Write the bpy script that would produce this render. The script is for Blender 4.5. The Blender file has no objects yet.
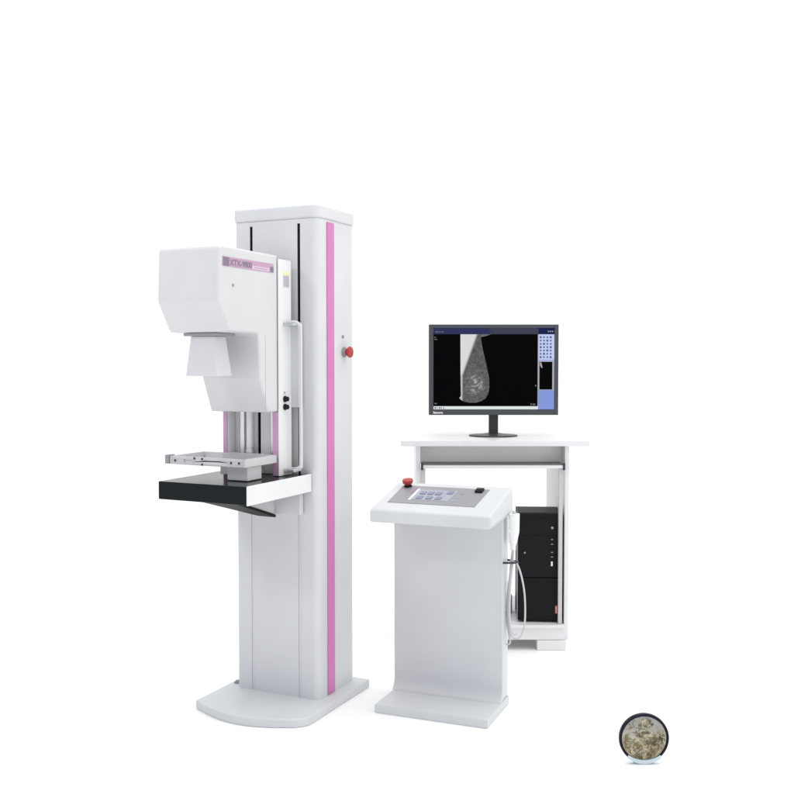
import bpy, bmesh, math, random
from mathutils import Vector, Matrix
random.seed(7)
R = math.radians
S = bpy.context.scene
COL = S.collection

# ------------------------------------------------------------------ camera
cam_d = bpy.data.cameras.new('camera')
cam = bpy.data.objects.new('camera', cam_d)
COL.objects.link(cam)
cam.location = (0, 0, 1.25)
cam.rotation_euler = (R(90) - math.atan(36 / 981.0), 0, 0)
cam_d.sensor_width = 36
cam_d.lens = 981.0 / 794.0 * 36
cam_d.clip_end = 500
S.camera = cam

# ------------------------------------------------------------------ studio light
W = bpy.data.worlds.new('World')
S.world = W
W.use_nodes = True
nt = W.node_tree
nt.nodes.clear()
tc = nt.nodes.new('ShaderNodeTexCoord')
dt = nt.nodes.new('ShaderNodeVectorMath'); dt.operation = 'DOT_PRODUCT'
d_ = Vector((0.72, 0.52, 0.45)).normalized()
dt.inputs[1].default_value = d_
nt.links.new(tc.outputs['Generated'], dt.inputs[0])
cr = nt.nodes.new('ShaderNodeMapRange')
cr.interpolation_type = 'SMOOTHSTEP'
cr.inputs['From Min'].default_value = -0.75
cr.inputs['From Max'].default_value = 0.10
nt.links.new(dt.outputs['Value'], cr.inputs['Value'])
mx = nt.nodes.new('ShaderNodeMix'); mx.data_type = 'RGBA'
mx.inputs[6].default_value = (0.43, 0.44, 0.56, 1)
mx.inputs[7].default_value = (1.05, 1.06, 1.06, 1)
nt.links.new(cr.outputs['Result'], mx.inputs[0])
bg = nt.nodes.new('ShaderNodeBackground')
bg.inputs['Strength'].default_value = 1.0
nt.links.new(mx.outputs[2], bg.inputs['Color'])
ow = nt.nodes.new('ShaderNodeOutputWorld')
nt.links.new(bg.outputs[0], ow.inputs[0])


def area(name, loc, target, size, power, color=(1, 1, 1)):
    l = bpy.data.lights.new(name, 'AREA')
    l.shape = 'RECTANGLE'; l.size = size[0]; l.size_y = size[1]
    l.energy = power; l.color = color
    o = bpy.data.objects.new(name, l); COL.objects.link(o)
    o.location = loc
    o.rotation_euler = (Vector(target) - Vector(loc)).to_track_quat('-Z', 'Y').to_euler()
    return o


area('overhead_fill', (0.4, 3.0, 4.6), (0.2, 3.4, 0), (4.0, 3.0), 52)  # added fill from above to whiten the floor
area('side_softbox', (4.2, 1.6, 2.6), (0, 3.6, 0.9), (1.8, 2.2), 17, (1.0, 1.0, 0.985))
area('key_softbox', (-2.6, 1.5, 3.0), (-0.4, 3.4, 1.2), (0.6, 0.6), 17, (0.99, 0.985, 1.0))
sl = bpy.data.lights.new('floor_fill_sun', 'SUN'); sl.energy = 0.72; sl.angle = R(70)  # added fill, no real fixture: lifts the floor to white
so = bpy.data.objects.new('floor_fill_sun', sl); COL.objects.link(so)
so.rotation_euler = (R(-12), R(10), 0); so.location = (0, 3, 5)

S.view_settings.view_transform = 'Standard'
S.view_settings.look = 'None'
S.view_settings.exposure = 0
S.view_settings.gamma = 1


# ------------------------------------------------------------------ materials
def srgb(r, g, b):
    f = lambda c: (c / 255 / 12.92) if c / 255 <= 0.04045 else ((c / 255 + 0.055) / 1.055) ** 2.4
    return (f(r), f(g), f(b), 1)


def mat(name, col, rough=0.45, spec=0.4, metal=0.0, coat=0.0, var=0.025, bump=0.0, scale=6.0,
        emit=None, es=0.0, trans=0.0, ior=1.45):
    m = bpy.data.materials.new(name)
    m.use_nodes = True
    n = m.node_tree; L = n.links
    b = n.nodes['Principled BSDF']
    b.inputs['Roughness'].default_value = rough
    b.inputs['Specular IOR Level'].default_value = spec
    b.inputs['Metallic'].default_value = metal
    b.inputs['Coat Weight'].default_value = coat
    b.inputs['Transmission Weight'].default_value = trans
    b.inputs['IOR'].default_value = ior
    t = n.nodes.new('ShaderNodeTexCoord')
    ns = n.nodes.new('ShaderNodeTexNoise')
    ns.inputs['Scale'].default_value = scale
    ns.inputs['Detail'].default_value = 5
    L.new(t.outputs['Object'], ns.inputs['Vector'])
    mr = n.nodes.new('ShaderNodeMapRange')
    mr.inputs['From Min'].default_value = 0.3; mr.inputs['From Max'].default_value = 0.7
    mr.inputs['To Min'].default_value = 1 - var; mr.inputs['To Max'].default_value = 1 + var
    L.new(ns.outputs['Fac'], mr.inputs['Value'])
    mm = n.nodes.new('ShaderNodeVectorMath'); mm.operation = 'SCALE'
    mm.inputs[0].default_value = col[:3]
    L.new(mr.outputs['Result'], mm.inputs['Scale'])
    L.new(mm.outputs['Vector'], b.inputs['Base Color'])
    rr = n.nodes.new('ShaderNodeMapRange')
    rr.inputs['To Min'].default_value = max(0, rough - 0.06); rr.inputs['To Max'].default_value = rough + 0.06
    L.new(ns.outputs['Fac'], rr.inputs['Value'])
    L.new(rr.outputs['Result'], b.inputs['Roughness'])
    if bump:
        n2 = n.nodes.new('ShaderNodeTexNoise'); n2.inputs['Scale'].default_value = 420
        n2.inputs['Detail'].default_value = 2
        L.new(t.outputs['Object'], n2.inputs['Vector'])
        bp = n.nodes.new('ShaderNodeBump'); bp.inputs['Strength'].default_value = bump
        bp.inputs['Distance'].default_value = 0.001
        L.new(n2.outputs['Fac'], bp.inputs['Height'])
        L.new(bp.outputs['Normal'], b.inputs['Normal'])
    if emit:
        b.inputs['Emission Color'].default_value = emit
        b.inputs['Emission Strength'].default_value = es
    return m


M = {}
M['floor'] = mat('floor_white', (0.95, 0.95, 0.95), 0.6, 0.2, var=0.0)
M['paint'] = mat('cream_grey_enamel', (0.62, 0.625, 0.635), 0.38, 0.45, bump=0.05)
M['column'] = mat('light_grey_powder_coat', (0.635, 0.645, 0.655), 0.42, 0.4, bump=0.06)
M['base'] = mat('grey_floor_plate_coat', (0.61, 0.625, 0.635), 0.45, 0.35, bump=0.06, var=0.04)
M['console'] = mat('console_pale_grey_coat', (0.60, 0.615, 0.625), 0.4, 0.4, bump=0.06)
M['whitecover'] = mat('white_plastic_cover', (0.77, 0.78, 0.775), 0.4, 0.4)
M['pink'] = mat('pink_trim', (0.60, 0.195, 0.44), 0.4, 0.35)
M['palepink'] = mat('pale_mauve_trim', (0.60, 0.36, 0.53), 0.45, 0.3)
M['black'] = mat('black_gloss_laminate', (0.006, 0.009, 0.010), 0.16, 0.16)
M['blackmatte'] = mat('black_rubber', (0.012, 0.012, 0.013), 0.6, 0.2)
M['darkgrey'] = mat('dark_grey_metal', (0.05, 0.05, 0.055), 0.5, 0.3)
M['slot'] = mat('slot_black', (0.008, 0.009, 0.009), 0.9, 0.05)
M['seam'] = mat('grey_seam_strip', (0.42, 0.43, 0.44), 0.5, 0.3)
M['chrome'] = mat('polished_steel', (0.72, 0.73, 0.74), 0.22, 0.5, metal=1.0)
M['satin'] = mat('satin_aluminium', (0.62, 0.63, 0.64), 0.4, 0.5, metal=0.85)
M['midgrey'] = mat('mid_grey_plastic', (0.30, 0.31, 0.32), 0.5, 0.3)
M['acrylic'] = mat('frosted_acrylic', (0.80, 0.81, 0.82), 0.30, 0.5, trans=0.35)
M['tray'] = mat('milky_tray_plastic', (0.76, 0.765, 0.77), 0.25, 0.5, trans=0.35)
M['frost'] = mat('frosted_grey_block', (0.72, 0.72, 0.73), 0.35, 0.5, trans=0.1)
M['clear'] = mat('clear_acrylic', (0.95, 0.96, 0.97), 0.08, 0.5, trans=0.85)
M['red'] = mat('red_button_plastic', (0.42, 0.035, 0.03), 0.35, 0.5)
M['yellow'] = mat('pale_yellow_print', (0.80, 0.78, 0.42), 0.5, 0.3)
M['stickergrey'] = mat('lilac_grey_print', (0.55, 0.51, 0.58), 0.5, 0.3)
M['plate'] = mat('mauve_nameplate', (0.50, 0.32, 0.43), 0.4, 0.3)
M['platedark'] = mat('nameplate_dark_print', (0.22, 0.18, 0.25), 0.4, 0.3)
M['platelight'] = mat('nameplate_light_print', (0.66, 0.50, 0.62), 0.4, 0.3)
M['panel'] = mat('silver_grey_membrane', (0.29, 0.285, 0.31), 0.4, 0.4)
M['display'] = mat('pale_blue_membrane_window', (0.36, 0.37, 0.43), 0.35, 0.4)
M['key'] = mat('blue_grey_key', (0.235, 0.25, 0.35), 0.45, 0.3)
M['keylight'] = mat('white_print', (0.85, 0.85, 0.88), 0.45, 0.3)
M['mauveprint'] = mat('mauve_print', (0.33, 0.21, 0.28), 0.45, 0.3)
M['deskwhite'] = mat('white_desk_laminate', (0.76, 0.765, 0.77), 0.4, 0.4)
M['deskgrey'] = mat('warm_grey_desk_panel', (0.86, 0.84, 0.81), 0.5, 0.3)
M['shelfshade'] = mat('taupe_shelf_shade', (0.16, 0.15, 0.145), 0.5, 0.3)  # shade on the shelf top, put into the colour
M['post'] = mat('warm_grey_desk_metal', (0.56, 0.55, 0.53), 0.45, 0.4)
M['bezel'] = mat('dark_slate_bezel', (0.062, 0.068, 0.075), 0.42, 0.35)
M['standdark'] = mat('charcoal_stand', (0.045, 0.046, 0.05), 0.4, 0.35)
M['pc'] = mat('black_computer_case', (0.009, 0.0095, 0.010), 0.5, 0.15, var=0.15)
M['pcgloss'] = mat('black_glossy_front', (0.006, 0.007, 0.0075), 0.35, 0.15)
M['silver'] = mat('worn_silver_edge', (0.33, 0.33, 0.33), 0.4, 0.4, metal=0.4)
M['redtag'] = mat('red_front_tag', (0.50, 0.05, 0.02), 0.4, 0.4)
M['white'] = mat('white_plastic', (0.82, 0.83, 0.84), 0.4, 0.4)
M['cable'] = mat('pale_grey_cable', (0.56, 0.57, 0.58), 0.45, 0.35)
M['rim'] = mat('black_rim_gloss', (0.008, 0.008, 0.018), 0.3, 0.2)
M['reflectblue'] = mat('pale_blue_reflection', (0.58, 0.68, 0.74), 0.35, 0.4)  # reflection tint put into the dish's crescent


def screen_mat(name, col, strength=1.0):
    m = mat(name, (0.002, 0.002, 0.002), 0.5, 0.0, var=0, emit=col, es=strength)
    return m


M['s_black'] = screen_mat('screen_black', srgb(3, 3, 4), 1)
M['s_navy'] = screen_mat('screen_navy_bar', srgb(48, 52, 92), 1)
M['s_navydark'] = screen_mat('screen_dark_blue', srgb(28, 32, 80), 1)
M['s_slate'] = screen_mat('screen_slate_bar', srgb(62, 66, 84), 1)
M['s_white'] = screen_mat('screen_white_bar', srgb(222, 228, 228), 1)
M['s_lilac'] = screen_mat('screen_lilac', srgb(172, 178, 226), 1)
M['s_pale'] = screen_mat('screen_pale_blue', srgb(194, 206, 236), 1)
M['s_blue'] = screen_mat('screen_blue', srgb(132, 152, 218), 1)
M['s_icon'] = screen_mat('screen_icon_blue', srgb(92, 104, 170), 1)
M['s_frame'] = screen_mat('screen_grey_frame', srgb(170, 172, 178), 1)
M['s_grey'] = screen_mat('screen_grey_text', srgb(110, 112, 114), 1)


X_ = lambda px: -0.270 + (px - 433.6) / (554.6 - 433.6) * 0.542
Z_ = lambda py: 0.488 - (py - 327.6) / (409.0 - 327.6) * 0.366


def xray_mat():
    m = bpy.data.materials.new('xray_picture'); m.use_nodes = True
    n = m.node_tree; L = n.links; b = n.nodes['Principled BSDF']
    b.inputs['Base Color'].default_value = (0.002, 0.002, 0.002, 1)
    b.inputs['Specular IOR Level'].default_value = 0.0
    t = n.nodes.new('ShaderNodeTexCoord')
    # fibrous tissue
    mp = n.nodes.new('ShaderNodeMapping'); mp.inputs['Rotation'].default_value = (0, R(20), 0)
    mp.inputs['Scale'].default_value = (1.0, 1, 1.6)
    L.new(t.outputs['Object'], mp.inputs['Vector'])
    a = n.nodes.new('ShaderNodeTexNoise'); a.inputs['Scale'].default_value = 55; a.inputs['Detail'].default_value = 7
    a.inputs['Distortion'].default_value = 1.4
    L.new(mp.outputs['Vector'], a.inputs['Vector'])
    ra = n.nodes.new('ShaderNodeMapRange')
    ra.inputs['From Min'].default_value = 0.35; ra.inputs['From Max'].default_value = 0.7
    ra.inputs['To Min'].default_value = 0.075; ra.inputs['To Max'].default_value = 0.16
    L.new(a.outputs['Fac'], ra.inputs['Value'])
    # bright glandular patch, centred low in the picture
    def radial(cx, cz, r, lo, hi):
        s = n.nodes.new('ShaderNodeVectorMath'); s.operation = 'DISTANCE'
        fl = n.nodes.new('ShaderNodeVectorMath'); fl.operation = 'MULTIPLY'
        fl.inputs[1].default_value = (1, 0, 1)
        L.new(t.outputs['Object'], fl.inputs[0])
        L.new(fl.outputs['Vector'], s.inputs[0]); s.inputs[1].default_value = (cx, 0, cz)
        r_ = n.nodes.new('ShaderNodeMapRange'); r_.interpolation_type = 'SMOOTHSTEP'
        r_.inputs['From Min'].default_value = 0; r_.inputs['From Max'].default_value = r
        r_.inputs['To Min'].default_value = hi; r_.inputs['To Max'].default_value = lo
        L.new(s.outputs['Value'], r_.inputs['Value'])
        return r_
    g = radial(X_(475.5), Z_(384), 0.062, 0.0, 1.0)
    v = n.nodes.new('ShaderNodeTexNoise'); v.inputs['Scale'].default_value = 90; v.inputs['Detail'].default_value = 6
    L.new(t.outputs['Object'], v.inputs['Vector'])
    rv = n.nodes.new('ShaderNodeMapRange')
    rv.inputs['From Min'].default_value = 0.48; rv.inputs['From Max'].default_value = 0.68
    rv.inputs['To Min'].default_value = 0.02; rv.inputs['To Max'].default_value = 0.44
    L.new(v.outputs['Fac'], rv.inputs['Value'])
    mu = n.nodes.new('ShaderNodeMath'); mu.operation = 'MULTIPLY'
    L.new(g.outputs['Result'], mu.inputs[0]); L.new(rv.outputs['Result'], mu.inputs[1])
    ad = n.nodes.new('ShaderNodeMath'); ad.operation = 'ADD'
    L.new(ra.outputs['Result'], ad.inputs[0]); L.new(mu.outputs['Value'], ad.inputs[1])
    # bright chest muscle wedge: diagonal ramp
    dp = n.nodes.new('ShaderNodeVectorMath'); dp.operation = 'DOT_PRODUCT'
    dd = Vector((-1.0, 0, 0.36)).normalized(); dp.inputs[1].default_value = dd
    L.new(t.outputs['Object'], dp.inputs[0])
    q = dd.dot(Vector((X_(466.5), 0, Z_(366))))
    rp = n.nodes.new('ShaderNodeMapRange'); rp.interpolation_type = 'SMOOTHSTEP'
    rp.inputs['From Min'].default_value = q - 0.006; rp.inputs['From Max'].default_value = q + 0.012
    rp.inputs['To Min'].default_value = 0; rp.inputs['To Max'].default_value = 0.70
    L.new(dp.outputs['Value'], rp.inputs['Value'])
    sp_ = n.nodes.new('ShaderNodeSeparateXYZ'); L.new(t.outputs['Object'], sp_.inputs[0])
    be = n.nodes.new('ShaderNodeMapRange'); be.interpolation_type = 'SMOOTHSTEP'
    be.inputs['From Min'].default_value = X_(461.2); be.inputs['From Max'].default_value = X_(464.5)
    be.inputs['To Min'].default_value = 0.55; be.inputs['To Max'].default_value = 0
    L.new(sp_.outputs['X'], be.inputs['Value'])
    m0 = n.nodes.new('ShaderNodeMath'); m0.operation = 'MAXIMUM'
    L.new(ad.outputs['Value'], m0.inputs[0]); L.new(be.outputs['Result'], m0.inputs[1])
    ad = m0
    mxx = n.nodes.new('ShaderNodeMath'); mxx.operation = 'MAXIMUM'
    L.new(ad.outputs['Value'], mxx.inputs[0]); L.new(rp.outputs['Result'], mxx.inputs[1])
    cc = n.nodes.new('ShaderNodeCombineColor')
    for i in range(3):
        L.new(mxx.outputs['Value'], cc.inputs[i])
    L.new(cc.outputs[0], b.inputs['Emission Color'])
    b.inputs['Emission Strength'].default_value = 1.0
    return m


M['xray'] = xray_mat()


def dish_mat():
    m = bpy.data.materials.new('dried_moss_in_resin'); m.use_nodes = True
    n = m.node_tree; L = n.links; b = n.nodes['Principled BSDF']
    b.inputs['Roughness'].default_value = 0.35
    t = n.nodes.new('ShaderNodeTexCoord')
    a = n.nodes.new('ShaderNodeTexNoise'); a.inputs['Scale'].default_value = 42; a.inputs['Detail'].default_value = 6
    a.inputs['Distortion'].default_value = 1.0
    L.new(t.outputs['Object'], a.inputs['Vector'])
    c = n.nodes.new('ShaderNodeValToRGB')
    e = c.color_ramp.elements
    e[0].position = 0.34; e[0].color = (0.20, 0.16, 0.06, 1)
    e[1].position = 0.68; e[1].color = (0.52, 0.48, 0.36, 1)
    k = e.new(0.50); k.color = (0.36, 0.33, 0.23, 1)
    L.new(a.outputs['Fac'], c.inputs['Fac'])
    sx = n.nodes.new('ShaderNodeSeparateXYZ'); L.new(t.outputs['Object'], sx.inputs[0])
    mr = n.nodes.new('ShaderNodeMapRange')
    mr.inputs['From Min'].default_value = 0.07; mr.inputs['From Max'].default_value = 0.15
    L.new(sx.outputs['Z'], mr.inputs['Value'])
    x = n.nodes.new('ShaderNodeMix'); x.data_type = 'RGBA'
    L.new(mr.outputs['Result'], x.inputs[0]); L.new(c.outputs['Color'], x.inputs[6])
    x.inputs[7].default_value = (0.30, 0.30, 0.31, 1)
    L.new(x.outputs[2], b.inputs['Base Color'])
    return m


M['dish'] = dish_mat()
M['gold'] = mat('golden_moss', (0.27, 0.22, 0.10), 0.6, 0.3, var=0.3, scale=60)
M['brown'] = mat('brown_moss', (0.11, 0.09, 0.045), 0.6, 0.3, var=0.3, scale=60)
M['cream'] = mat('cream_moss', (0.62, 0.58, 0.42), 0.6, 0.3, var=0.2, scale=60)


# ------------------------------------------------------------------ mesh helpers
def link_mesh(name, bm, m, parent=None, smooth=38, wn=True):
    bmesh.ops.recalc_face_normals(bm, faces=bm.faces)
    me = bpy.data.meshes.new(name)
    bm.to_mesh(me); bm.free()
    for p in me.polygons: p.use_smooth = True
    me.set_sharp_from_angle(angle=R(smooth))
    ms = m if isinstance(m, (list, tuple)) else [m]
    for x in ms: me.materials.append(M[x])
    o = bpy.data.objects.new(name, me)
    COL.objects.link(o)
    if parent: o.parent = parent
    if wn:
        w = o.modifiers.new('wn', 'WEIGHTED_NORMAL'); w.keep_sharp = True
    return o


def NB(): return bmesh.new()


def merge(dst, src):
    me = bpy.data.meshes.new('tmp'); src.to_mesh(me); src.free()
    dst.from_mesh(me); bpy.data.meshes.remove(me)


def box(bm, x0, x1, y0, y1, z0, z1, bev=0.0, seg=3):
    b = bmesh.new()
    bmesh.ops.create_cube(b, size=1)
    for v in b.verts:
        v.co = Vector(((x0 + x1) / 2 + v.co.x * (x1 - x0), (y0 + y1) / 2 + v.co.y * (y1 - y0),
                       (z0 + z1) / 2 + v.co.z * (z1 - z0)))
    if bev:
        bmesh.ops.bevel(b, geom=b.edges[:], offset=bev, segments=seg, profile=0.5, affect='EDGES')
    merge(bm, b)


def hexa(bm, P, bev=0.0, seg=3):
    """8 corners: bottom 4 then top 4"""
    b = bmesh.new()
    vs = [b.verts.new(p) for p in P]
    for f in ((3, 2, 1, 0), (4, 5, 6, 7), (0, 1, 5, 4), (1, 2, 6, 5), (2, 3, 7, 6), (3, 0, 4, 7)):
        b.faces.new([vs[i] for i in f])
    if bev:
        bmesh.ops.bevel(b, geom=b.edges[:], offset=bev, segments=seg, profile=0.5, affect='EDGES')
    merge(bm, b)


def extr(bm, pts, lo, hi, axis, bev=0.0, seg=3, all_edges=False):
    """extrude a 2-D outline along an axis ('x': pts are (y,z); 'z': pts are (x,y); 'y': pts are (x,z))"""
    b = bmesh.new()
    def V(p, h):
        return {'x': (h, p[0], p[1]), 'z': (p[0], p[1], h), 'y': (p[0], h, p[1])}[axis]
    A = [b.verts.new(V(p, lo)) for p in pts]; B = [b.verts.new(V(p, hi)) for p in pts]
    n = len(pts)
    b.faces.new(A); b.faces.new(B[::-1])
    for i in range(n):
        b.faces.new([A[i], A[(i + 1) % n], B[(i + 1) % n], B[i]])
    bmesh.ops.recalc_face_normals(b, faces=b.faces)
    if bev:
        if all_edges:
            ed = b.edges[:]
        else:
            ed = [e for e in b.edges if (e.verts[0] in A and e.verts[1] in A) or (e.verts[0] in B and e.verts[1] in B)]
        bmesh.ops.bevel(b, geom=ed, offset=bev, segments=seg, profile=0.5, affect='EDGES')
    merge(bm, b)


def rnd(pts, rad, n=6):
    """round the corners of an outline; rad: one radius or one per point"""
    out = []; N = len(pts)
    if not isinstance(rad, (list, tuple)): rad = [rad] * N
    for i, p in enumerate(pts):
        p = Vector(p); a = Vector(pts[i - 1]); c = Vector(pts[(i + 1) % N]); r = rad[i]
        if r <= 0: out.append(tuple(p)); continue
        d1 = (a - p).normalized(); d2 = (c - p).normalized()
        ang = d1.angle(d2); t = r / math.tan(ang / 2)
        s = p + d1 * t; e = p + d2 * t
        ctr = p + (d1 + d2).normalized() * (r / math.sin(ang / 2))
        v1 = s - ctr; v2 = e - ctr; tot = v1.angle(v2)
        for k in range(n + 1):
            f = k / n
            w = (v1 * math.sin((1 - f) * tot) + v2 * math.sin(f * tot)) / math.sin(tot)
            out.append(tuple(ctr + w))
    return out


def tube(bm, pts, r, n=12, smooth=True, sub=8, cap=True):
    P = [Vector(p) for p in pts]
    if smooth and len(P) > 2:
        Q = []
        for i in range(len(P) - 1):
            p0 = P[max(i - 1, 0)]; p1 = P[i]; p2 = P[i + 1]; p3 = P[min(i + 2, len(P) - 1)]
            for k in range(sub):
                t = k / sub
                Q.append(0.5 * ((2 * p1) + (-p0 + p2) * t + (2 * p0 - 5 * p1 + 4 * p2 - p3) * t * t
                                + (-p0 + 3 * p1 - 3 * p2 + p3) * t ** 3))
        Q.append(P[-1]); P = Q
    b = bmesh.new(); rings = []; up = None
    for i, p in enumerate(P):
        d = (P[min(i + 1, len(P) - 1)] - P[max(i - 1, 0)]).normalized()
        if up is None:
            up = d.orthogonal().normalized()
        else:
            up = (up - d * up.dot(d)).normalized()
        s = d.cross(up)
        rr = r(i / (len(P) - 1)) if callable(r) else r
        rings.append([b.verts.new(p + (up * math.cos(a) + s * math.sin(a)) * rr)
                      for a in [2 * math.pi * k / n for k in range(n)]])
    for A, B in zip(rings, rings[1:]):
        for k in range(n):
            b.faces.new([A[k], A[(k + 1) % n], B[(k + 1) % n], B[k]])
    if cap:
        b.faces.new(rings[0][::-1]); b.faces.new(rings[-1])
    merge(bm, b)


def lathe(bm, prof, center, axis, n=32):
    """prof: (radius, height) pairs along axis from center"""
    ax = Vector(axis).normalized(); u = ax.orthogonal().normalized(); w = ax.cross(u); c = Vector(center)
    b = bmesh.new(); rings = []
    for r, h in prof:
        if r < 1e-6:
            rings.append([b.verts.new(c + ax * h)])
        else:
            rings.append([b.verts.new(c + ax * h + (u * math.cos(2 * math.pi * k / n) + w * math.sin(2 * math.pi * k / n)) * r)
                          for k in range(n)])
    for A, B in zip(rings, rings[1:]):
        for k in range(n):
            k2 = (k + 1) % n
            if len(A) == 1: b.faces.new([A[0], B[k], B[k2]])
            elif len(B) == 1: b.faces.new([A[k], A[k2], B[0]])
            else: b.faces.new([A[k], A[k2], B[k2], B[k]])
    if len(rings[0]) > 1: b.faces.new(rings[0][::-1])
    if len(rings[-1]) > 1: b.faces.new(rings[-1])
    merge(bm, b)


def text_bm(s, size, bold=0.0, shear=0.0):
    """flat text in x-z plane facing -y, lower-left at origin, as a bmesh"""
    c = bpy.data.curves.new('t', 'FONT'); c.body = s; c.size = size
    c.offset = bold; c.shear = shear; c.extrude = 0.0003; c.resolution_u = 3
    o = bpy.data.objects.new('t', c); COL.objects.link(o)
    dg = bpy.context.evaluated_depsgraph_get()
    me = bpy.data.meshes.new_from_object(o.evaluated_get(dg))
    b = bmesh.new(); b.from_mesh(me)
    bpy.data.objects.remove(o); bpy.data.curves.remove(c); bpy.data.meshes.remove(me)
    return b


def xform(b, mtx):
    bmesh.ops.transform(b, matrix=mtx, verts=b.verts)
    return b


def thing(name, label, cat, loc, rotz=0, group=None):
    o = bpy.data.objects.new(name, None); COL.objects.link(o)
    o.location = loc; o.rotation_euler = (0, 0, rotz)
    o.empty_display_size = 0.1
    o['label'] = label; o['category'] = cat
    if group: o['group'] = group
    return o


# ------------------------------------------------------------------ setting
bm = NB()
vs = [bm.verts.new(p) for p in ((-150, -150, 0), (150, -150, 0), (150, 150, 0), (-150, 150, 0))]
bm.faces.new(vs)
fl = link_mesh('floor', bm, 'floor', wn=False)
fl['kind'] = 'structure'

# ------------------------------------------------------------------ breast X-ray machine
T = thing('mammography_machine',
          'tall white breast X-ray machine with pink stripe, square column and overhanging head',
          'medical machine', (-0.28, 3.48, 0), R(-25.72))

# base plate, bowed front edge
pts = [(0.052, 0.292), (0.052, -0.140)]
arc = []
for k in range(25):
    t = k / 24
    x = 0.022 + (-0.398 - 0.022) * t
    arc.append((x, -0.178 - 0.082 * math.sin(math.pi * (0.10 + 0.86 * t)) + 0.012 * (1 - t)))
pts += [(0.0505, -0.152), (0.0465, -0.163), (0.0405, -0.172), (0.033, -0.180), (0.027, -0.185)] + arc + [(-0.402, -0.185), (-0.402, 0.292)]
clean = []
for p in pts:
    if not clean or (Vector(p) - Vector(clean[-1])).length > 0.004: clean.append(p)
bm = NB(); extr(bm, clean, 0.0, 0.031, 'z', 0.005, 3)
base = link_mesh('base_plate', bm, 'base', T)

# column with two vertical grooves in its front
g = [(-0.2865, -0.2745), (-0.0845, -0.0725)]
out = rnd([(0, 0), (0, 0.262), (-0.352, 0.262), (-0.352, 0)], [0.026, 0.012, 0.012, 0.014], 7)
start = out[:8]; rest = out[8:]
# outline order: near corner arc -> back corners -> left corner arc -> front grooves
fr = [(g[0][0], 0), (g[0][0], 0.014), (g[0][1], 0.014), (g[0][1], 0), (g[1][0], 0), (g[1][0], 0.014), (g[1][1], 0.014), (g[1][1], 0)]
bm = NB(); extr(bm, start + rest + fr, 0.031, 1.756, 'z')
for a, b_ in g: box(bm, a + .0001, b_ - .0001, 0.0004, 0.0139, 1.740, 1.7558)
link_mesh('column', bm, 'column', T, smooth=30)
# cap
bm = NB()
extr(bm, rnd([(0.0045, -0.0035), (0.0045, 0.268), (-0.3575, 0.268), (-0.3575, -0.0035)], [0.028, 0.014, 0.014, 0.016], 7), 1.7562, 1.805, 'z', 0.0085, 4)
link_mesh('column_cap', bm, 'column', T)
for a, b_ in g:
    bm = NB(); box(bm, a + .0003, b_ - .0003, 0.0035, 0.0135, 0.80, 1.7395)
    link_mesh('slot', bm, 'slot', T, wn=False)
    bm = NB(); box(bm, a + .0006, b_ - .0006, 0.0022, 0.0135, 0.0312, 0.7998)
    link_mesh('slot_cover', bm, 'column', T, wn=False)
# pink side stripe
bm = NB(); box(bm, 0.0002, 0.004, 0.062, 0.112, 0.034, 1.748, 0.0012, 2)
link_mesh('side_stripe', bm, 'pink', T)
# emergency stop on the side
bm = NB(); lathe(bm, [(0.019, 0), (0.019, 0.003), (0.013, 0.004), (0.013, 0.010)], (0.0003, 0.190, 1.283), (1, 0, 0))
es = link_mesh('emergency_stop', bm, 'midgrey', T)
bm = NB(); lathe(bm, [(0.010, 0.0), (0.010, 0.005), (0.018, 0.009), (0.021, 0.014), (0.020, 0.019), (0.014, 0.022), (0, 0.023)], (0.0105, 0.190, 1.283), (1, 0, 0))
link_mesh('red_button', bm, 'red', es)
bm = NB(); lathe(bm, [(0.006, 0), (0.006, 0.004), (0.003, 0.006), (0, 0.006)], (0.0003, 0.180, 1.340), (1, 0, 0), 16)
link_mesh('indicator_light', bm, 'midgrey', T)

# head housing (side profile extruded across)
prof = rnd([(-0.119, 1.615), (-0.458, 1.617), (-0.466, 1.443), (-0.406, 1.344), (-0.238, 1.341), (-0.230, 1.190), (-0.182, 1.073), (-0.119, 1.073)],
           [0.006, 0.016, 0.02, 0.012, 0.010, 0.012, 0.010, 0.004], 5)
bm = NB(); extr(bm, prof, -0.332, -0.090, 'x', 0.009, 4)
head = link_mesh('head_housing', bm, 'paint', T, smooth=50)
bm = NB(); box(bm, -0.0902, -0.0895, -0.2005, -0.1985, 1.080, 1.338)
link_mesh('cover_seam', bm, 'seam', head, wn=False)
bm = NB(); lathe(bm, [(0.011, 0), (0.011, 0.005), (0.007, 0.007), (0.007, 0.010), (0, 0.010)], (-0.378, 0.035, 0.0312), (0, 0, 1), 20)
link_mesh('anchor_bolt', bm, 'midgrey', base)
# nameplate on the side of the head
bm = NB(); box(bm, -0.0898, -0.0885, -0.443, -0.147, 1.552, 1.583, 0.0006, 1)
npl = link_mesh('nameplate', bm, 'plate', head)
MX = lambda y, z: Matrix(((0, 0, 1, -0.0882), (1, 0, 0, y), (0, 1, 0, z), (0, 0, 0, 1)))  # text plane facing +x
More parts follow.
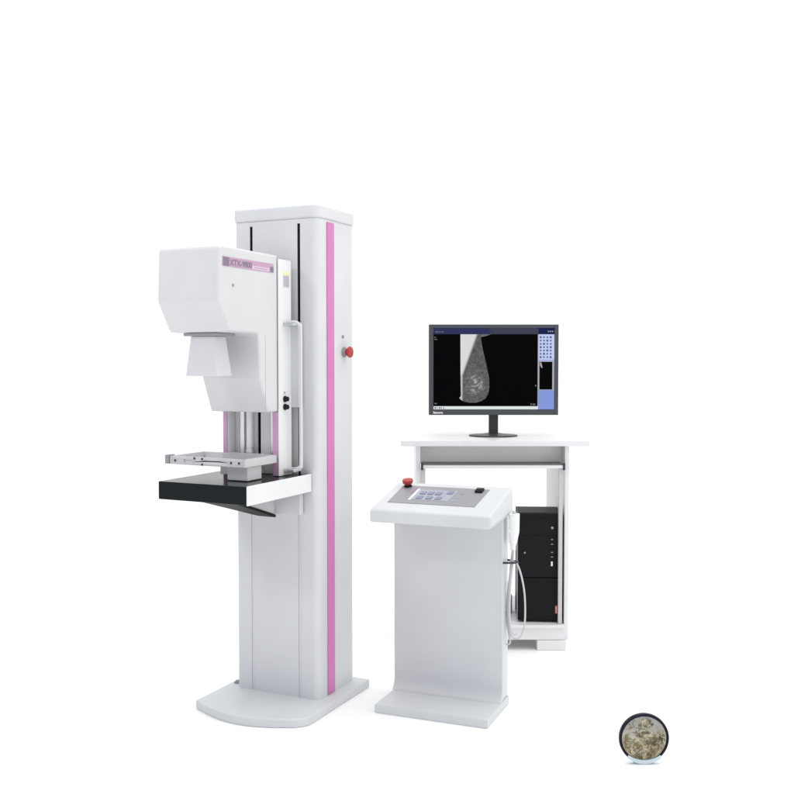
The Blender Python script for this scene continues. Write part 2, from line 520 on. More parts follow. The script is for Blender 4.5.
# (sub-parts live under the thing's part: plate prints belong to one mesh)
for q in ((-0.440, -0.408, 1.554, 1.581), (-0.169, -0.149, 1.5545, 1.572)):
    b = NB(); box(b, -0.0884, -0.0880, *q)
    link_mesh('plate_emblem', b, 'platedark', head, wn=False)
b = NB(); merge(b, xform(text_bm('XTX-9800', 0.0265, 0.0007), MX(-0.403, 1.5575) @ Matrix.Diagonal((1.08, 1.0, 1.0, 1.0))))
link_mesh('plate_lettering', b, 'platedark', head, wn=False)
b = NB(); box(b, -0.0884, -0.0881, -0.278, -0.176, 1.5545, 1.566)
link_mesh('plate_stripe', b, 'platelight', head, wn=False)
b = NB(); tube(b, [(-0.0880, -0.268 + 0.009 * k, 0.560 + 1.0 + (0.0018 if k % 2 else -0.0012)) for k in range(10)], 0.0007, 6, sub=4)
link_mesh('plate_script', b, 'platedark', head, wn=False)
b = NB(); lathe(b, [(0.005, 0), (0.005, 0.0016), (0, 0.0018)], (-0.0899, -0.386, 1.494), (1, 0, 0), 16)
link_mesh('screw_cap', b, 'midgrey', head)

# rear frame: upper box, two side plates
bm = NB()
box(bm, -0.330, -0.095, -0.1185, -0.036, 1.074, 1.600, 0.006, 3)
link_mesh('arm_body', bm, 'paint', T)
bm = NB(); box(bm, -0.0945, -0.089, -0.1165, -0.034, 0.847, 1.604, 0.0022, 2)
box(bm, -0.118, -0.0950, -0.1100, -0.036, 0.847, 1.073, 0.001, 1)
sp = link_mesh('side_plate', bm, 'whitecover', T)
bm = NB(); box(bm, -0.328, -0.308, -0.1100, -0.036, 0.847, 1.073, 0.001, 1)
link_mesh('side_plate', bm, 'whitecover', T)
bm = NB(); box(bm, -0.118, -0.0950, -0.1150, -0.1102, 0.848, 1.072, 0.001, 1)
link_mesh('pink_edge', bm, 'palepink', T)
bm = NB(); box(bm, -0.328, -0.311, -0.1150, -0.1102, 0.848, 1.072, 0.001, 1)
link_mesh('pink_edge', bm, 'palepink', T)
# warning sticker and knobs
bm = NB(); box(bm, -0.0889, -0.0885, -0.087, -0.047, 1.508, 1.550)
stk = link_mesh('warning_sticker', bm, 'stickergrey', T, wn=False)
bm = NB(); box(bm, -0.0889, -0.0885, -0.087, -0.047, 1.5502, 1.562)
link_mesh('sticker_heading', bm, 'yellow', stk, wn=False)
bm = NB(); 
for k in range(5): box(bm, -0.0885, -0.0883, -0.083, -0.053 + 0.004 * (k % 2), 1.5145 + k * 0.0065, 1.5165 + k * 0.0065)
link_mesh('sticker_print', bm, 'midgrey', stk, wn=False)
for z in (1.1165, 1.0885):
    bm = NB(); lathe(bm, [(0.011, 0), (0.011, 0.004), (0.0085, 0.006), (0.0085, 0.014), (0.006, 0.016), (0, 0.016)], (-0.0892, -0.080, z), (1, 0, 0), 24)
    link_mesh('control_knob', bm, 'blackmatte', T)
bm = NB(); lathe(bm, [(0.004, 0), (0.004, 0.002), (0, 0.003)], (-0.0892, -0.082, 1.139), (1, 0, 0), 12)
link_mesh('indicator_light', bm, 'midgrey', T)
# carriage that rides in the column
bm = NB(); box(bm, -0.300, -0.060, -0.0345, -0.003, 1.085, 1.375, 0.004, 2)
link_mesh('carriage', bm, 'column', T)
# grab handle with end brackets
bm = NB()
tube(bm, [(-0.088, -0.060, 1.384), (-0.060, -0.058, 1.386), (-0.044, -0.054, 1.376), (-0.040, -0.052, 1.35), (-0.040, -0.052, 1.12),
          (-0.040, -0.052, 0.90), (-0.043, -0.054, 0.876), (-0.060, -0.058, 0.868), (-0.088, -0.060, 0.868)], 0.0068, 14)
gh = link_mesh('grab_handle', bm, 'column', T)
for z in (1.379, 0.866):
    bm = NB(); box(bm, -0.0885, -0.046, -0.090, -0.036, z - 0.006, z + 0.006, 0.003, 2)
    link_mesh('handle_bracket', bm, 'satin', gh)

# light panels added to brighten the shaded cavity, dark gap between them
for x0, x1 in ((-0.3075, -0.2135), (-0.1995, -0.1185)):
    bm = NB(); box(bm, x0, x1, -0.066, -0.060, 0.848, 1.0725, 0.001, 1)
    link_mesh('cavity_fill_panel', bm, 'whitecover', T)
bm = NB(); box(bm, -0.2133, -0.1997, -0.0585, -0.0555, 0.848, 1.0725)
link_mesh('slot', bm, 'slot', T, wn=False)
# rails
for (x, y, r, m_) in ((-0.262, -0.085, 0.0120, 'chrome'), (-0.229, -0.092, 0.0115, 'white'), (-0.137, -0.082, 0.0085, 'chrome')):
    bm = NB(); lathe(bm, [(r, 0), (r, 0.1745 if y > -0.08 else 0.1745)], (x, y, 0.8975), (0, 0, 1), 24)
    link_mesh('guide_rail', bm, m_, T)
bm = NB(); lathe(bm, [(0.016, 0), (0.016, 0.008), (0.0130, 0.012), (0.0130, 0.018)], (-0.229, -0.092, 0.923), (0, 0, 1), 24)
link_mesh('rail_collar', bm, 'satin', T)

# collimator: mounting plate and tapered hood
bm = NB(); box(bm, -0.285, -0.150, -0.392, -0.290, 1.332, 1.3425, 0.002, 2)
link_mesh('hood_mount', bm, 'midgrey', T)
bm = NB()
hexa(bm, [(-0.283, -0.384, 1.200), (-0.156, -0.384, 1.200), (-0.156, -0.300, 1.200), (-0.283, -0.300, 1.200),
          (-0.264, -0.380, 1.3315), (-0.168, -0.380, 1.3315), (-0.168, -0.318, 1.3315), (-0.264, -0.318, 1.3315)], 0.003, 2)
hd = link_mesh('collimator_hood', bm, 'paint', T)

# compression paddle: hollow tray
bm = NB()
px0, px1, py0, py1, pz0, pz1 = -0.405, -0.092, -0.318, -0.128, 0.8955, 0.924
box(bm, px1 - 0.010, px1, py0, py1, pz0, pz1, 0.002, 2)
box(bm, px0, px0 + 0.010, py0, py1, pz0, pz1, 0.002, 2)
box(bm, px0 + 0.0102, px1 - 0.0102, py1 - 0.010, py1, pz0, pz1, 0.002, 2)
# front wall with a long bowed opening
fo = [(px0 + 0.0102, pz0), (px1 - 0.0102, pz0), (px1 - 0.0102, pz1), (px0 + 0.0102, pz1)]
box(bm, px0 + 0.0102, px1 - 0.0102, py0, py0 + 0.008, pz1 - 0.010, pz1, 0.002, 2)
box(bm, px0 + 0.0102, px1 - 0.0102, py0, py0 + 0.008, pz0, pz0 + 0.0075, 0.002, 2)
box(bm, px1 - 0.070, px1 - 0.0102, py0 + 0.0005, py0 + 0.0078, pz0 + 0.007, pz1 - 0.0095, 0.0015, 2)
box(bm, px0 + 0.0102, px0 + 0.060, py0 + 0.0005, py0 + 0.0078, pz0 + 0.007, pz1 - 0.0095, 0.0015, 2)
pad = link_mesh('compression_paddle', bm, 'tray', T)
bm = NB(); extr(bm, [(px0 + 0.07, pz0 + 0.0082), (px0 + 0.15, pz0 + 0.0125), (px1 - 0.12, pz0 + 0.0135), (px1 - 0.072, pz0 + 0.012),
                     (px1 - 0.11, pz0 + 0.0170), (px0 + 0.14, pz0 + 0.0165)], py0 + 0.0084, py0 + 0.0095, 'y')
link_mesh('opening_shade_strip', bm, 'darkgrey', pad, wn=False)  # dark strip painted in as shade inside the opening
bm = NB(); box(bm, px0 + 0.011, px1 - 0.011, py0 + 0.0085, py1 - 0.011, pz0 + 0.0005, pz0 + 0.0035)
link_mesh('clear_plate', bm, 'acrylic', pad, wn=False)
bm = NB(); box(bm, px0 - 0.018, px0 - 0.0003, py0 - 0.004, py0 + 0.030, pz0 + 0.001, pz1 + 0.003, 0.002, 2)
link_mesh('end_block', bm, 'midgrey', pad)
for (sx, sz) in ((-0.382, 0.909), (-0.300, 0.9195), (-0.268, 0.9185), (-0.268, 0.8995), (-0.150, 0.910), (-0.118, 0.910)):
    bm = NB(); lathe(bm, [(0.0042, 0), (0.0042, 0.002), (0.002, 0.0028), (0, 0.0028)], (sx, py0 + 0.0008, sz), (0, -1, 0), 14)
    link_mesh('screw', bm, 'darkgrey', pad)
bm = NB(); box(bm, -0.30, -0.16, py1 + 0.0003, -0.1002, 0.9, 0.9222, 0.002, 2)
link_mesh('paddle_bracket', bm, 'white', T)
# spot cone under the paddle
bm = NB(); box(bm, -0.190, -0.106, -0.285, -0.200, 0.847, 0.8950, 0.004, 3)
box(bm, -0.222, -0.1904, -0.280, -0.205, 0.866, 0.8950, 0.003, 2)
link_mesh('spot_cone', bm, 'frost', pad)

# patient table
bm = NB(); box(bm, -0.390, -0.0335, -0.398, -0.003, 0.785, 0.8455, 0.003, 3)
tb = link_mesh('support_table', bm, 'black', T)
bm = NB(); box(bm, -0.0333, -0.026, -0.400, -0.003, 0.784, 0.8475, 0.002, 2)
link_mesh('table_side_cover', bm, 'whitecover', tb)
bm = NB()
hexa(bm, [(-0.300, -0.300, 0.780), (-0.150, -0.300, 0.780), (-0.165, -0.030, 0.697), (-0.230, -0.030, 0.697),
          (-0.300, -0.300, 0.7848), (-0.150, -0.300, 0.7848), (-0.165, -0.030, 0.7848), (-0.230, -0.030, 0.7848)], 0.001, 1)
tbk = link_mesh('table_bracket', bm, 'column', T)
bm = NB()
hexa(bm, [(-0.304, -0.310, 0.774), (-0.147, -0.310, 0.774), (-0.160, -0.030, 0.686), (-0.235, -0.030, 0.686),
          (-0.304, -0.310, 0.7832), (-0.147, -0.310, 0.7832), (-0.160, -0.030, 0.6965), (-0.235, -0.030, 0.6965)], 0.001, 1)
link_mesh('bracket_plate', bm, 'blackmatte', tbk)
bm = NB(); box(bm, -0.30, -0.06, -0.0295, -0.003, 0.70, 0.7848, 0.002, 2)
link_mesh('table_mount', bm, 'column', T)

# ------------------------------------------------------------------ control console
K = thing('control_console', 'pale grey standing control console with sloping button panel and red stop knob', 'console',
          (0.3025, 3.2908, 0), R(-22))
bm = NB(); extr(bm, [(0.005, 0.0), (0.005, 0.272), (-0.412, 0.272), (-0.412, 0.0)][::-1], 0.0, 0.030, 'z', 0.003, 2)
link_mesh('console_base', bm, 'console', K)
# pedestal with a coved foot and rounded corners
prof = [(0.272, 0.0302), (0.272, 0.700)] + [(0.196, 0.674), (0.200, 0.085)]
cove = [(0.200 - 0.030 * (1 - math.cos(a)), 0.0302 + 0.045 * (1 - math.sin(a)) ) for a in [math.pi / 2 * k / 6 for k in range(7)]]
prof = [(0.270, 0.0304), (0.270, 0.702), (0.196, 0.684), (0.200, 0.076)] + [(0.200 - 0.028 * (1 - math.cos(a)), 0.076 - 0.0456 * math.sin(a)) for a in [math.pi / 2 * k / 7 for k in range(1, 8)]]
bm = NB(); extr(bm, prof, -0.418, 0.001, 'x', 0.004, 3)
link_mesh('pedestal', bm, 'console', K, smooth=50)
# sloping tray
th = math.atan2(0.067, 0.28)
prof = rnd([(0.0, 0.680), (0.0, 0.726), (0.281, 0.7935), (0.288, 0.700), (0.17, 0.690)], [0.008, 0.012, 0.012, 0.008, 0.002], 5)
bm = NB(); extr(bm, prof, -0.432, 0.014, 'x', 0.009, 4)
tray = link_mesh('console_top', bm, 'console', K, smooth=50)
# coordinates on the slope: (u, s) -> matrix
SL = Matrix.Translation((0, 0, 0.726)) @ Matrix.Rotation(th, 4, 'X')


def slab(name, m_, quad, h0, h1, parent, bev=0.0):
    b = NB()
    hexa(b, [(x, y, h0) for x, y in quad] + [(x, y, h1) for x, y in quad], bev, 2)
    xform(b, SL)
    return link_mesh(name, b, m_, parent)


pn = slab('membrane_panel', 'panel', [(-0.392, 0.074), (-0.066, 0.074), (-0.060, 0.246), (-0.396, 0.246)], 0.0003, 0.0018, K)
slab('display_window', 'display', [(-0.316, 0.110), (-0.176, 0.110), (-0.168, 0.212), (-0.317, 0.212)], 0.0019, 0.0026, pn)
slab('white_line', 'keylight', [(-0.326, 0.106), (-0.3165, 0.106), (-0.3175, 0.216), (-0.326, 0.216)], 0.0019, 0.0027, pn)
slab('mauve_line', 'mauveprint', [(-0.338, 0.170), (-0.330, 0.170), (-0.330, 0.228), (-0.338, 0.228)], 0.0019, 0.0026, pn)
for (x, y) in ((-0.292, 0.176), (-0.262, 0.176), (-0.232, 0.176), (-0.192, 0.190), (-0.290, 0.132), (-0.254, 0.132), (-0.218, 0.132)):
    slab('panel_key', 'key', [(x - 0.011, y - 0.013), (x + 0.011, y - 0.013), (x + 0.011, y + 0.013), (x - 0.011, y + 0.013)], 0.0027, 0.0050, pn, 0.001)
for (x, y) in ((-0.148, 0.185), (-0.150, 0.150), (-0.160, 0.118)):
    slab('panel_print', 'mauveprint' if y > 0.16 else 'display', [(x - 0.008, y - 0.004), (x + 0.008, y - 0.004), (x + 0.008, y + 0.004), (x - 0.008, y + 0.004)], 0.0019, 0.0024, pn)
ks = slab('key_switch', 'blackmatte', [(-0.106, 0.205), (-0.078, 0.205), (-0.078, 0.240), (-0.106, 0.240)], 0.0019, 0.010, K, 0.002)
b = NB(); lathe(b, [(0.008, 0), (0.008, 0.003), (0, 0.003)], (-0.092, 0.222, 0.0102), (0, 0, 1), 20); xform(b, SL)
link_mesh('key_barrel', b, 'darkgrey', ks)
b = NB(); lathe(b, [(0.015, 0), (0.015, 0.003), (0.012, 0.004), (0.012, 0.012)], (-0.374, 0.236, 0.0019), (0, 0, 1), 28); xform(b, SL)
es2 = link_mesh('emergency_stop', b, 'blackmatte', K)
b = NB(); lathe(b, [(0.012, 0), (0.019, 0.006), (0.0205, 0.012), (0.0195, 0.018), (0.012, 0.021), (0, 0.0215)], (-0.374, 0.236, 0.0105), (0, 0, 1), 32); xform(b, SL)
link_mesh('red_button', b, 'red', es2)
# holder clip and cable clamp on the console side
bm = NB(); box(bm, 0.0142, 0.020, 0.208, 0.250, 0.600, 0.690, 0.003, 2)
box(bm, 0.0145, 0.034, 0.206, 0.252, 0.640, 0.652, 0.003, 2)
link_mesh('switch_holder', bm, 'white', K)
bm = NB(); tube(bm, [(0.001, 0.200, 0.530), (0.022, 0.204, 0.531), (0.040, 0.222, 0.529), (0.044, 0.24, 0.526), (0.034, 0.254, 0.527), (0.002, 0.258, 0.530)], 0.004, 8)
link_mesh('cable_clamp', bm, 'darkgrey', K)

# hand switch and its cord hanging in the holder
Hs = thing('hand_switch', 'white hand exposure switch with looped cord hanging on the right side of the console', 'hand switch',
           tuple((K.matrix_basis @ Vector((0.030, 0.228, 0.5)))), R(-22))
o_ = Vector((0.030, 0.228, 0.5))
bm = NB()
tube(bm, [(0.0, 0, 0.075), (0.0, 0, 0.10), (0.002, 0, 0.14), (0.003, 0, 0.195), (0.003, 0, 0.205)],
     lambda t: 0.0100 + 0.0100 * min(1, max(0, (t - 0.15) / 0.35)) - 0.006 * max(0, (t - 0.9) / 0.1), 18)
link_mesh('grip', bm, 'white', Hs)
bm = NB(); lathe(bm, [(0.007, 0), (0.007, 0.006), (0.0055, 0.009), (0, 0.0095)], (0.003, 0, 0.2055), (0, 0, 1), 20)
link_mesh('trigger_button', bm, 'cable', Hs)
bm = NB()
tube(bm, [(-0.002, 0, 0.076), (-0.008, 0.0, 0.03), (-0.013, 0.002, -0.03), (-0.018, 0.006, -0.12), (-0.017, 0.008, -0.20), (-0.006, 0.006, -0.240),
          (0.018, 0.004, -0.246), (0.036, 0.004, -0.222), (0.044, 0.004, -0.17), (0.043, 0.002, -0.09), (0.034, 0.0, -0.03),
          (0.020, -0.002, 0.016), (0.006, -0.002, 0.030), (-0.008, 0.004, 0.02), (-0.016, 0.012, -0.03)], 0.0032, 10)
tube(bm, [(-0.016, 0.012, -0.03), (-0.024, 0.014, -0.10), (-0.024, 0.014, -0.20), (-0.012, 0.010, -0.262), (-0.026, 0.012, -0.275)], 0.0032, 10)
tube(bm, [(0.002, 0, 0.076), (0.000, -0.006, 0.02), (-0.006, -0.008, -0.05), (-0.010, -0.008, -0.14), (-0.006, -0.006, -0.21), (0.008, -0.004, -0.232), (0.016, 0, -0.226)], 0.0036, 10)
link_mesh('cord', bm, 'cable', Hs)

# ------------------------------------------------------------------ computer desk
D = thing('computer_desk', 'white computer desk with recessed sliding shelf under its top, standing behind the console', 'desk', (0.735, 4.1737, 0))
bm = NB(); box(bm, -0.718, 0.087, 0.0, 0.60, 0.886, 0.9095, 0.003, 2)
link_mesh('desktop', bm, 'deskwhite', D)
bm = NB(); box(bm, -0.012, 0.006, 0.035, 0.56, 0.0452, 0.8858, 0.0015, 2)
link_mesh('side_panel', bm, 'deskwhite', D)
bm = NB(); box(bm, -0.652, -0.634, 0.035, 0.56, 0.0452, 0.8858, 0.0015, 2)
link_mesh('side_panel', bm, 'deskwhite', D)
bm = NB(); box(bm, -0.6335, -0.0125, 0.110, 0.122, 0.800, 0.8855, 0.001, 1)
link_mesh('back_panel', bm, 'deskgrey', D)
bm = NB(); box(bm, -0.630, -0.020, 0.02, 0.1085, 0.789, 0.803, 0.002, 2)
sh = link_mesh('sliding_shelf', bm, 'deskwhite', D)
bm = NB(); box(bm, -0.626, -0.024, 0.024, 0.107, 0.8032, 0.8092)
link_mesh('shelf_shade', bm, 'shelfshade', sh, wn=False)  # dark layer stands in for shade on the shelf top
for x in (-0.6325, -0.0235):
    bm = NB(); box(bm, x, x + 0.010, 0.016, 0.028, 0.782, 0.812, 0.002, 2)
    link_mesh('shelf_runner', bm, 'darkgrey', sh)
for x in (-0.6330, -0.0385):
    bm = NB(); box(bm, x, x + 0.017 if x > -0.1 else x + 0.020, 0.030, 0.048, 0.1128, 0.788, 0.002, 2)
    link_mesh('front_post', bm, 'post', D)
bm = NB(); box(bm, -0.633, -0.013, 0.014, 0.55, 0.098, 0.1125, 0.002, 2)
link_mesh('bottom_board', bm, 'deskwhite', D)
bm = NB(); box(bm, -0.633, -0.013, 0.024, 0.040, 0.046, 0.0977, 0.002, 2)
link_mesh('plinth', bm, 'deskwhite', D)
for x in (-0.652, -0.130):
    for y in (0.020, 0.46):
        bm = NB(); box(bm, x, x + 0.125, y, y + 0.09, 0.0, 0.0448, 0.004, 2)
        link_mesh('foot', bm, 'deskwhite', D)

# computer tower
P = thing('computer_tower', 'black computer tower standing on the bottom board of the white desk', 'computer', (0.735 - 0.2080, 4.1737 + 0.062, 0.1127), R(-3.2))
bm = NB(); box(bm, 0.0, 0.186, 0.012, 0.20, 0.006, 0.478, 0.003, 2)
link_mesh('case', bm, 'pc', P)
bm = NB(); box(bm, 0.002, 0.184, 0.0, 0.0117, 0.198, 0.476, 0.003, 2)
link_mesh('front_panel', bm, 'pc', P)
bm = NB(); box(bm, 0.002, 0.184, 0.001, 0.0117, 0.008, 0.1955, 0.003, 2)
lf = link_mesh('front_panel', bm, 'pcgloss', P)
bm = NB(); box(bm, -0.0045, -0.0003, 0.004, 0.03, 0.012, 0.472, 0.0015, 1)
link_mesh('side_trim', bm, 'silver', P)
for z in (0.460, 0.380):
    bm = NB(); box(bm, 0.012, 0.150, -0.0012, 0.0, z, z + 0.003)
    link_mesh('drive_bay', bm, 'pcgloss', P, wn=False)
bm = NB(); lathe(bm, [(0.0055, 0), (0.0055, 0.002), (0, 0.003)], (0.146, -0.0002, 0.415), (0, -1, 0), 20)
link_mesh('power_button', bm, 'silver', P)
for z in (0.362, 0.342, 0.306, 0.286):
    bm = NB(); box(bm, 0.141, 0.150, -0.0012, -0.0002, z, z + 0.0035)
    link_mesh('audio_port', bm, 'silver', P, wn=False)
bm = NB(); box(bm, 0.141, 0.149, -0.0018, -0.0002, 0.248, 0.268, 0.0007, 1)
link_mesh('usb_port', bm, 'white', P)
bm = NB(); lathe(bm, [(0.004, 0), (0.004, 0.002), (0, 0.003)], (0.028, -0.0002, 0.305), (0, -1, 0), 14)
link_mesh('indicator_light', bm, 'silver', P)
bm = NB(); box(bm, 0.160, 0.170, -0.0012, 0.0008, 0.040, 0.076, 0.0004, 1)
link_mesh('red_tag', bm, 'redtag', lf)
bm = NB(); box(bm, 0.1635, 0.1660, -0.0018, -0.0013, 0.042, 0.072)
link_mesh('tag_print', bm, 'keylight', lf, wn=False)
for x in (0.02, 0.15):
    bm = NB(); box(bm, x, x + 0.025, 0.03, 0.19, 0.0002, 0.0058)
    link_mesh('foot', bm, 'blackmatte', P, wn=False)

# adapter beside it
A = thing('power_adapter', 'small grey power adapter box on the desk bottom board, left of the black computer tower', 'adapter',
          (0.735 - 0.243, 4.1737 + 0.20, 0.1127))
bm = NB(); box(bm, -0.006, 0.026, 0.0, 0.09, 0.0, 0.088, 0.006, 3)
link_mesh('adapter_case', bm, 'midgrey', A)
bm = NB(); tube(bm, [(0.010, 0.09, 0.04), (0.010, 0.12, 0.035), (0.0, 0.17, 0.008), (-0.05, 0.2, 0.004), (-0.15, 0.22, 0.004)], 0.003, 8)
link_mesh('power_cord', bm, 'blackmatte', A)

# ------------------------------------------------------------------ monitor
# local frame: x centred on the screen, y = 0 at the front of the bezel, z from the desktop
mx_c = 0.735 - 0.302
Mo = thing('computer_monitor', 'dark framed flat monitor on the white desk showing an X-ray picture', 'monitor', (mx_c, 4.1737 + 0.22, 0.9097))
zb, zt, hw = 0.098, 0.5035, 0.2900
bm = NB(); box(bm, -hw, hw, 0.006, 0.046, zb, zt, 0.004, 3)
link_mesh('monitor_case', bm, 'bezel', Mo)
sx0, sx1, sz0, sz1 = -0.270, 0.272, 0.122, 0.488      # visible screen
bm = NB()
for q in ((-hw, sx0, zb, zt), (sx1, hw, zb, zt), (sx0 + .0002, sx1 - .0002, zb, sz0), (sx0 + .0002, sx1 - .0002, sz1, zt)):
    box(bm, q[0], q[1], 0.0, 0.0058, q[2], q[3], 0.0012, 2)
bz = link_mesh('bezel', bm, 'bezel', Mo)


def sq(name, m_, x0, x1, z0, z1, lay, parent):
    b = NB(); box(b, x0, x1, 0.0052 - lay * 0.0004, 0.0056 - lay * 0.0004, z0, z1)
    return link_mesh(name, b, m_, parent, wn=False)


# photo px -> screen: 794-px picture columns 433.6..554.6 over 0.542 m
X = lambda px: sx0 + (px - 433.6) / (554.6 - 433.6) * (sx1 - sx0)
Z = lambda py: sz1 - (py - 327.6) / (409.0 - 327.6) * (sz1 - sz0)
sc = sq('screen', 's_black', sx0, sx1, sz0, sz1, 0, Mo)
sq('title_bar', 's_navy', X(433.7), X(490), Z(333.8), sz1 - .0003, 1, sc)
sq('title_bar', 's_slate', X(490.05), X(538.6), Z(333.8), sz1 - .0003, 1, sc)
sq('title_bar', 's_navydark', X(538.65), X(554.5), Z(333.8), sz1 - .0003, 1, sc)
b = NB()
for k, w in enumerate((2.4, 1.6, 2.0)): box(b, X(435.6 + 3.0 * k), X(435.6 + 3.0 * k + w), 0.0042, 0.0046, Z(332.0), Z(331.0))
link_mesh('title_text', b, 's_grey', sc, wn=False)
b = NB()
for k in range(3): box(b, X(548 + 2.1 * k), X(549.2 + 2.1 * k), 0.0042, 0.0046, Z(331.6), Z(330.4))
link_mesh('window_buttons', b, 's_frame', sc, wn=False)
sq('task_bar', 's_white', X(433.8), X(538.6), Z(408.7), Z(405.6), 1, sc)
b = NB()
for k, w in enumerate((1.6, 0.8, 1.6, 1.0, 1.0)): box(b, X(434.6 + 2.2 * k), X(434.6 + 2.2 * k + w), 0.0042, 0.0046, Z(408), Z(406.6))
link_mesh('task_icons', b, 's_grey', sc, wn=False)
sq('tool_panel', 's_pale', X(538.7), X(554.5), Z(359), Z(333.9), 1, sc)
b = NB()
for i in range(4):
    for j in range(7):
        s_ = 0.85 if (i + j) % 3 else 1.05
        cx, cy = 540.8 + i * 3.35, 336.8 + j * 3.3
        box(b, X(cx - s_), X(cx + s_), 0.0042, 0.0046, Z(cy + s_), Z(cy - s_))
link_mesh('tool_icons', b, 's_icon', sc, wn=False)
sq('tool_strip', 's_lilac', X(538.7), X(554.5), Z(360.6), Z(359.05), 1, sc)
sq('thumbnail_frame', 's_frame', X(538.7), X(554.5), Z(389.5), Z(360.65), 1, sc)
sq('thumbnail', 's_black', X(539.7), X(552.6), Z(388.9), Z(361.2), 2, sc)
b = NB(); extr(b, [(X(540.2), Z(361.8)), (X(541.4), Z(361.8)), (X(542.8), Z(367)), (X(541.8), Z(367.4)), (X(540.2), Z(364.5))], 0.0036, 0.0040, 'y')
link_mesh('thumbnail_picture', b, 's_frame', sc, wn=False)
sq('info_panel', 's_blue', X(538.7), X(554.5), Z(408.7), Z(389.55), 1, sc)
sq('panel_divider', 's_frame', X(538.0), X(538.62), Z(405.5), Z(333.9), 2, sc)
# X-ray outline
xp = [(460.6, 333.9), (480.8, 333.9), (481.4, 340), (483.0, 349), (485.2, 358), (487.6, 368), (489.4, 378), (489.6, 387), (488.6, 393),
      (486.0, 397.5), (482.0, 400.4), (476.5, 402.0), (470.0, 402.2), (464.5, 401.0), (461.4, 399.2), (459.6, 397.2), (461.2, 395.4), (460.8, 370)]
b = NB(); extr(b, [(X(x), Z(y)) for x, y in xp], 0.0044, 0.0048, 'y')
link_mesh('xray_picture', b, 'xray', sc, wn=False)
b = NB(); extr(b, [(X(x), Z(y)) for x, y in [(480.9, 333.9), (491, 333.9), (485.5, 335.8), (481.2, 336.6)]], 0.0044, 0.0048, 'y')
link_mesh('xray_fold', b, 's_grey', sc, wn=False)
for (x0, x1, y0, y1) in ((434.6, 436, 336.4, 337.4), (434.4, 437.4, 338.6, 339.4), (535.4, 536.8, 384.4, 385.6), (531.0, 532.2, 402.6, 404.4), (533, 535.8, 403, 404.4), (434.6, 437, 402.4, 403.4)):
    b = NB(); box(b, X(x0), X(x1), 0.0044, 0.0048, Z(y1), Z(y0))
    link_mesh('corner_mark', b, 's_grey', sc, wn=False)
# lettering on the bezel
b = NB(); merge(b, xform(text_bm('lenovo', 0.016, 0.0004), Matrix.Translation((X(433.4), -0.0006, 0.1045)) @ Matrix.Rotation(R(90), 4, 'X')))
link_mesh('bezel_lettering', b, 'keylight', bz, wn=False)
# neck and foot
bm = NB(); box(bm, -0.020 + 0.004, 0.022 + 0.004, 0.0465, 0.072, 0.008, 0.30, 0.003, 2)
link_mesh('neck', bm, 'standdark', Mo)
bm = NB()
prof = [(0.0, 0.0), (0.108, 0.0), (0.111, 0.003), (0.108, 0.006), (0.060, 0.009), (0.030, 0.014), (0, 0.014)]
lathe(bm, prof, (0.004, 0.052, 0), (0, 0, 1), 48)
for v in bm.verts: v.co.y = 0.052 + (v.co.y - 0.052) * 0.85
link_mesh('foot', bm, 'standdark', Mo)

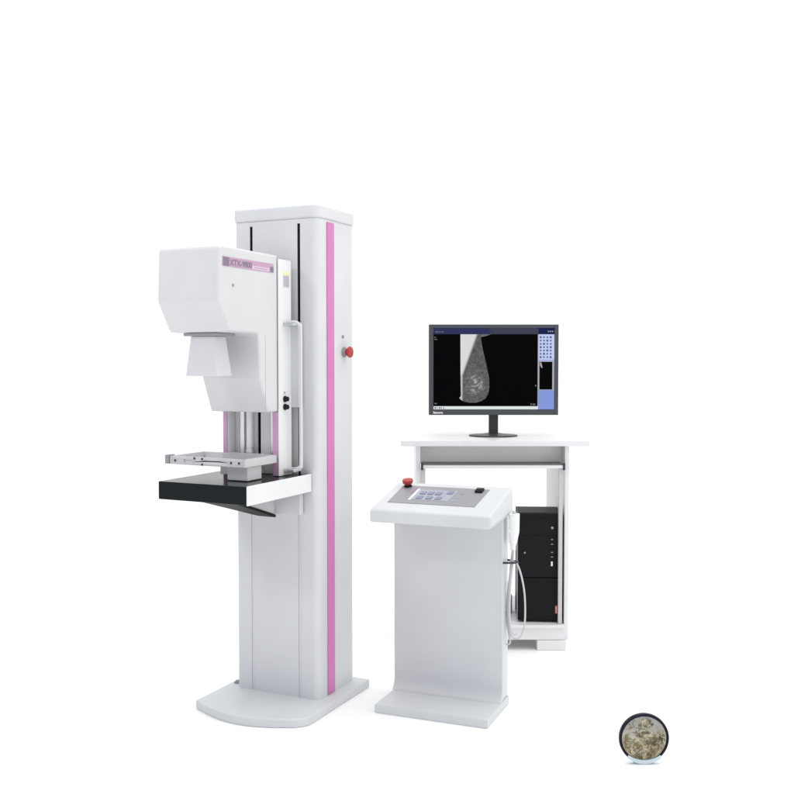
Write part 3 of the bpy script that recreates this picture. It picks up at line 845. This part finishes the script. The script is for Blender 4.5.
# ------------------------------------------------------------------ round dish
Dd = thing('round_dish', 'small round black-rimmed dish with golden moss filling, standing on edge on the floor', 'dish', (0.7666, 3.0, 0))
cz = 0.0800; r0 = 0.0775
bm = NB()
ring = []
n = 64
prf = [(r0, 0.002), (r0, 0.012), (r0 - 0.002, 0.014), (r0 - 0.0085, 0.014), (r0 - 0.0085, 0.006), (r0 - 0.006, 0.0), (r0 - 0.002, 0.0)]
b = bmesh.new(); rr = []
for k in range(n):
    a = 2 * math.pi * k / n
    rr.append([b.verts.new((math.cos(a) * p[0], p[1], cz + math.sin(a) * p[0])) for p in prf])
for k in range(n):
    A_, B_ = rr[k], rr[(k + 1) % n]
    for j in range(len(prf)):
        b.faces.new([A_[j], A_[(j + 1) % len(prf)], B_[(j + 1) % len(prf)], B_[j]])
merge(bm, b)
link_mesh('rim', bm, 'rim', Dd)
bm = NB(); lathe(bm, [(r0 - 0.0087, 0.0), (r0 - 0.0087, 0.0065), (0, 0.0072)], (0, 0.0085, cz), (0, -1, 0), 64)
fc = link_mesh('dish_filling', bm, 'dish', Dd)


def sprig(bm, x, z, a, L_, depth):
    if L_ < 0.004: return
    ex, ez = x + math.cos(a) * L_, z + math.sin(a) * L_
    mx_, mz_ = (x + ex) / 2 + random.uniform(-.002, .002), (z + ez) / 2 + random.uniform(-.002, .002)
    if math.hypot(ex, ez - cz) > r0 - 0.012: return
    tube(bm, [(x, 0.0012, z), (mx_, 0.0004, mz_), (ex, 0.0009, ez)], lambda t: 0.00045 * (1.1 - t) + 0.00015, 5, sub=3)
    if depth > 0:
        for _ in range(3):
            f = random.uniform(0.4, 1)
            sprig(bm, x + (ex - x) * f, z + (ez - z) * f, a + random.uniform(-1.3, 1.3), L_ * 0.6, depth - 1)


for m_, cnt, zr in (('gold', 16, (-0.050, 0.03)), ('brown', 18, (-0.045, 0.045)), ('cream', 16, (-0.050, 0.03))):
    b = NB()
    for k in range(cnt):
        sprig(b, random.uniform(-0.045, 0.045), cz + random.uniform(*zr), random.uniform(0, 6.28), random.uniform(0.016, 0.028), 3)
    ms = link_mesh('moss_sprigs', b, m_, fc, wn=False); ms['kind'] = 'stuff'
# added pale-blue crescent: reflection at the bottom of the rim, modelled as solid
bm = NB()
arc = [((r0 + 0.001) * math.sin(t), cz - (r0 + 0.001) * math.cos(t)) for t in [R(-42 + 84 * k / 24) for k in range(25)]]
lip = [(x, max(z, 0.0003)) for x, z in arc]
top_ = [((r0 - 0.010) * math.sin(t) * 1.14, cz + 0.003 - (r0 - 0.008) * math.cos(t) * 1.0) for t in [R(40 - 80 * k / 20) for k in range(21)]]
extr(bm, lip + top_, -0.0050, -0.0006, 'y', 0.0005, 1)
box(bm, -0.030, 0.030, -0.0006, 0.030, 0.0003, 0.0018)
link_mesh('reflection_crescent', bm, 'reflectblue', Dd, wn=False)
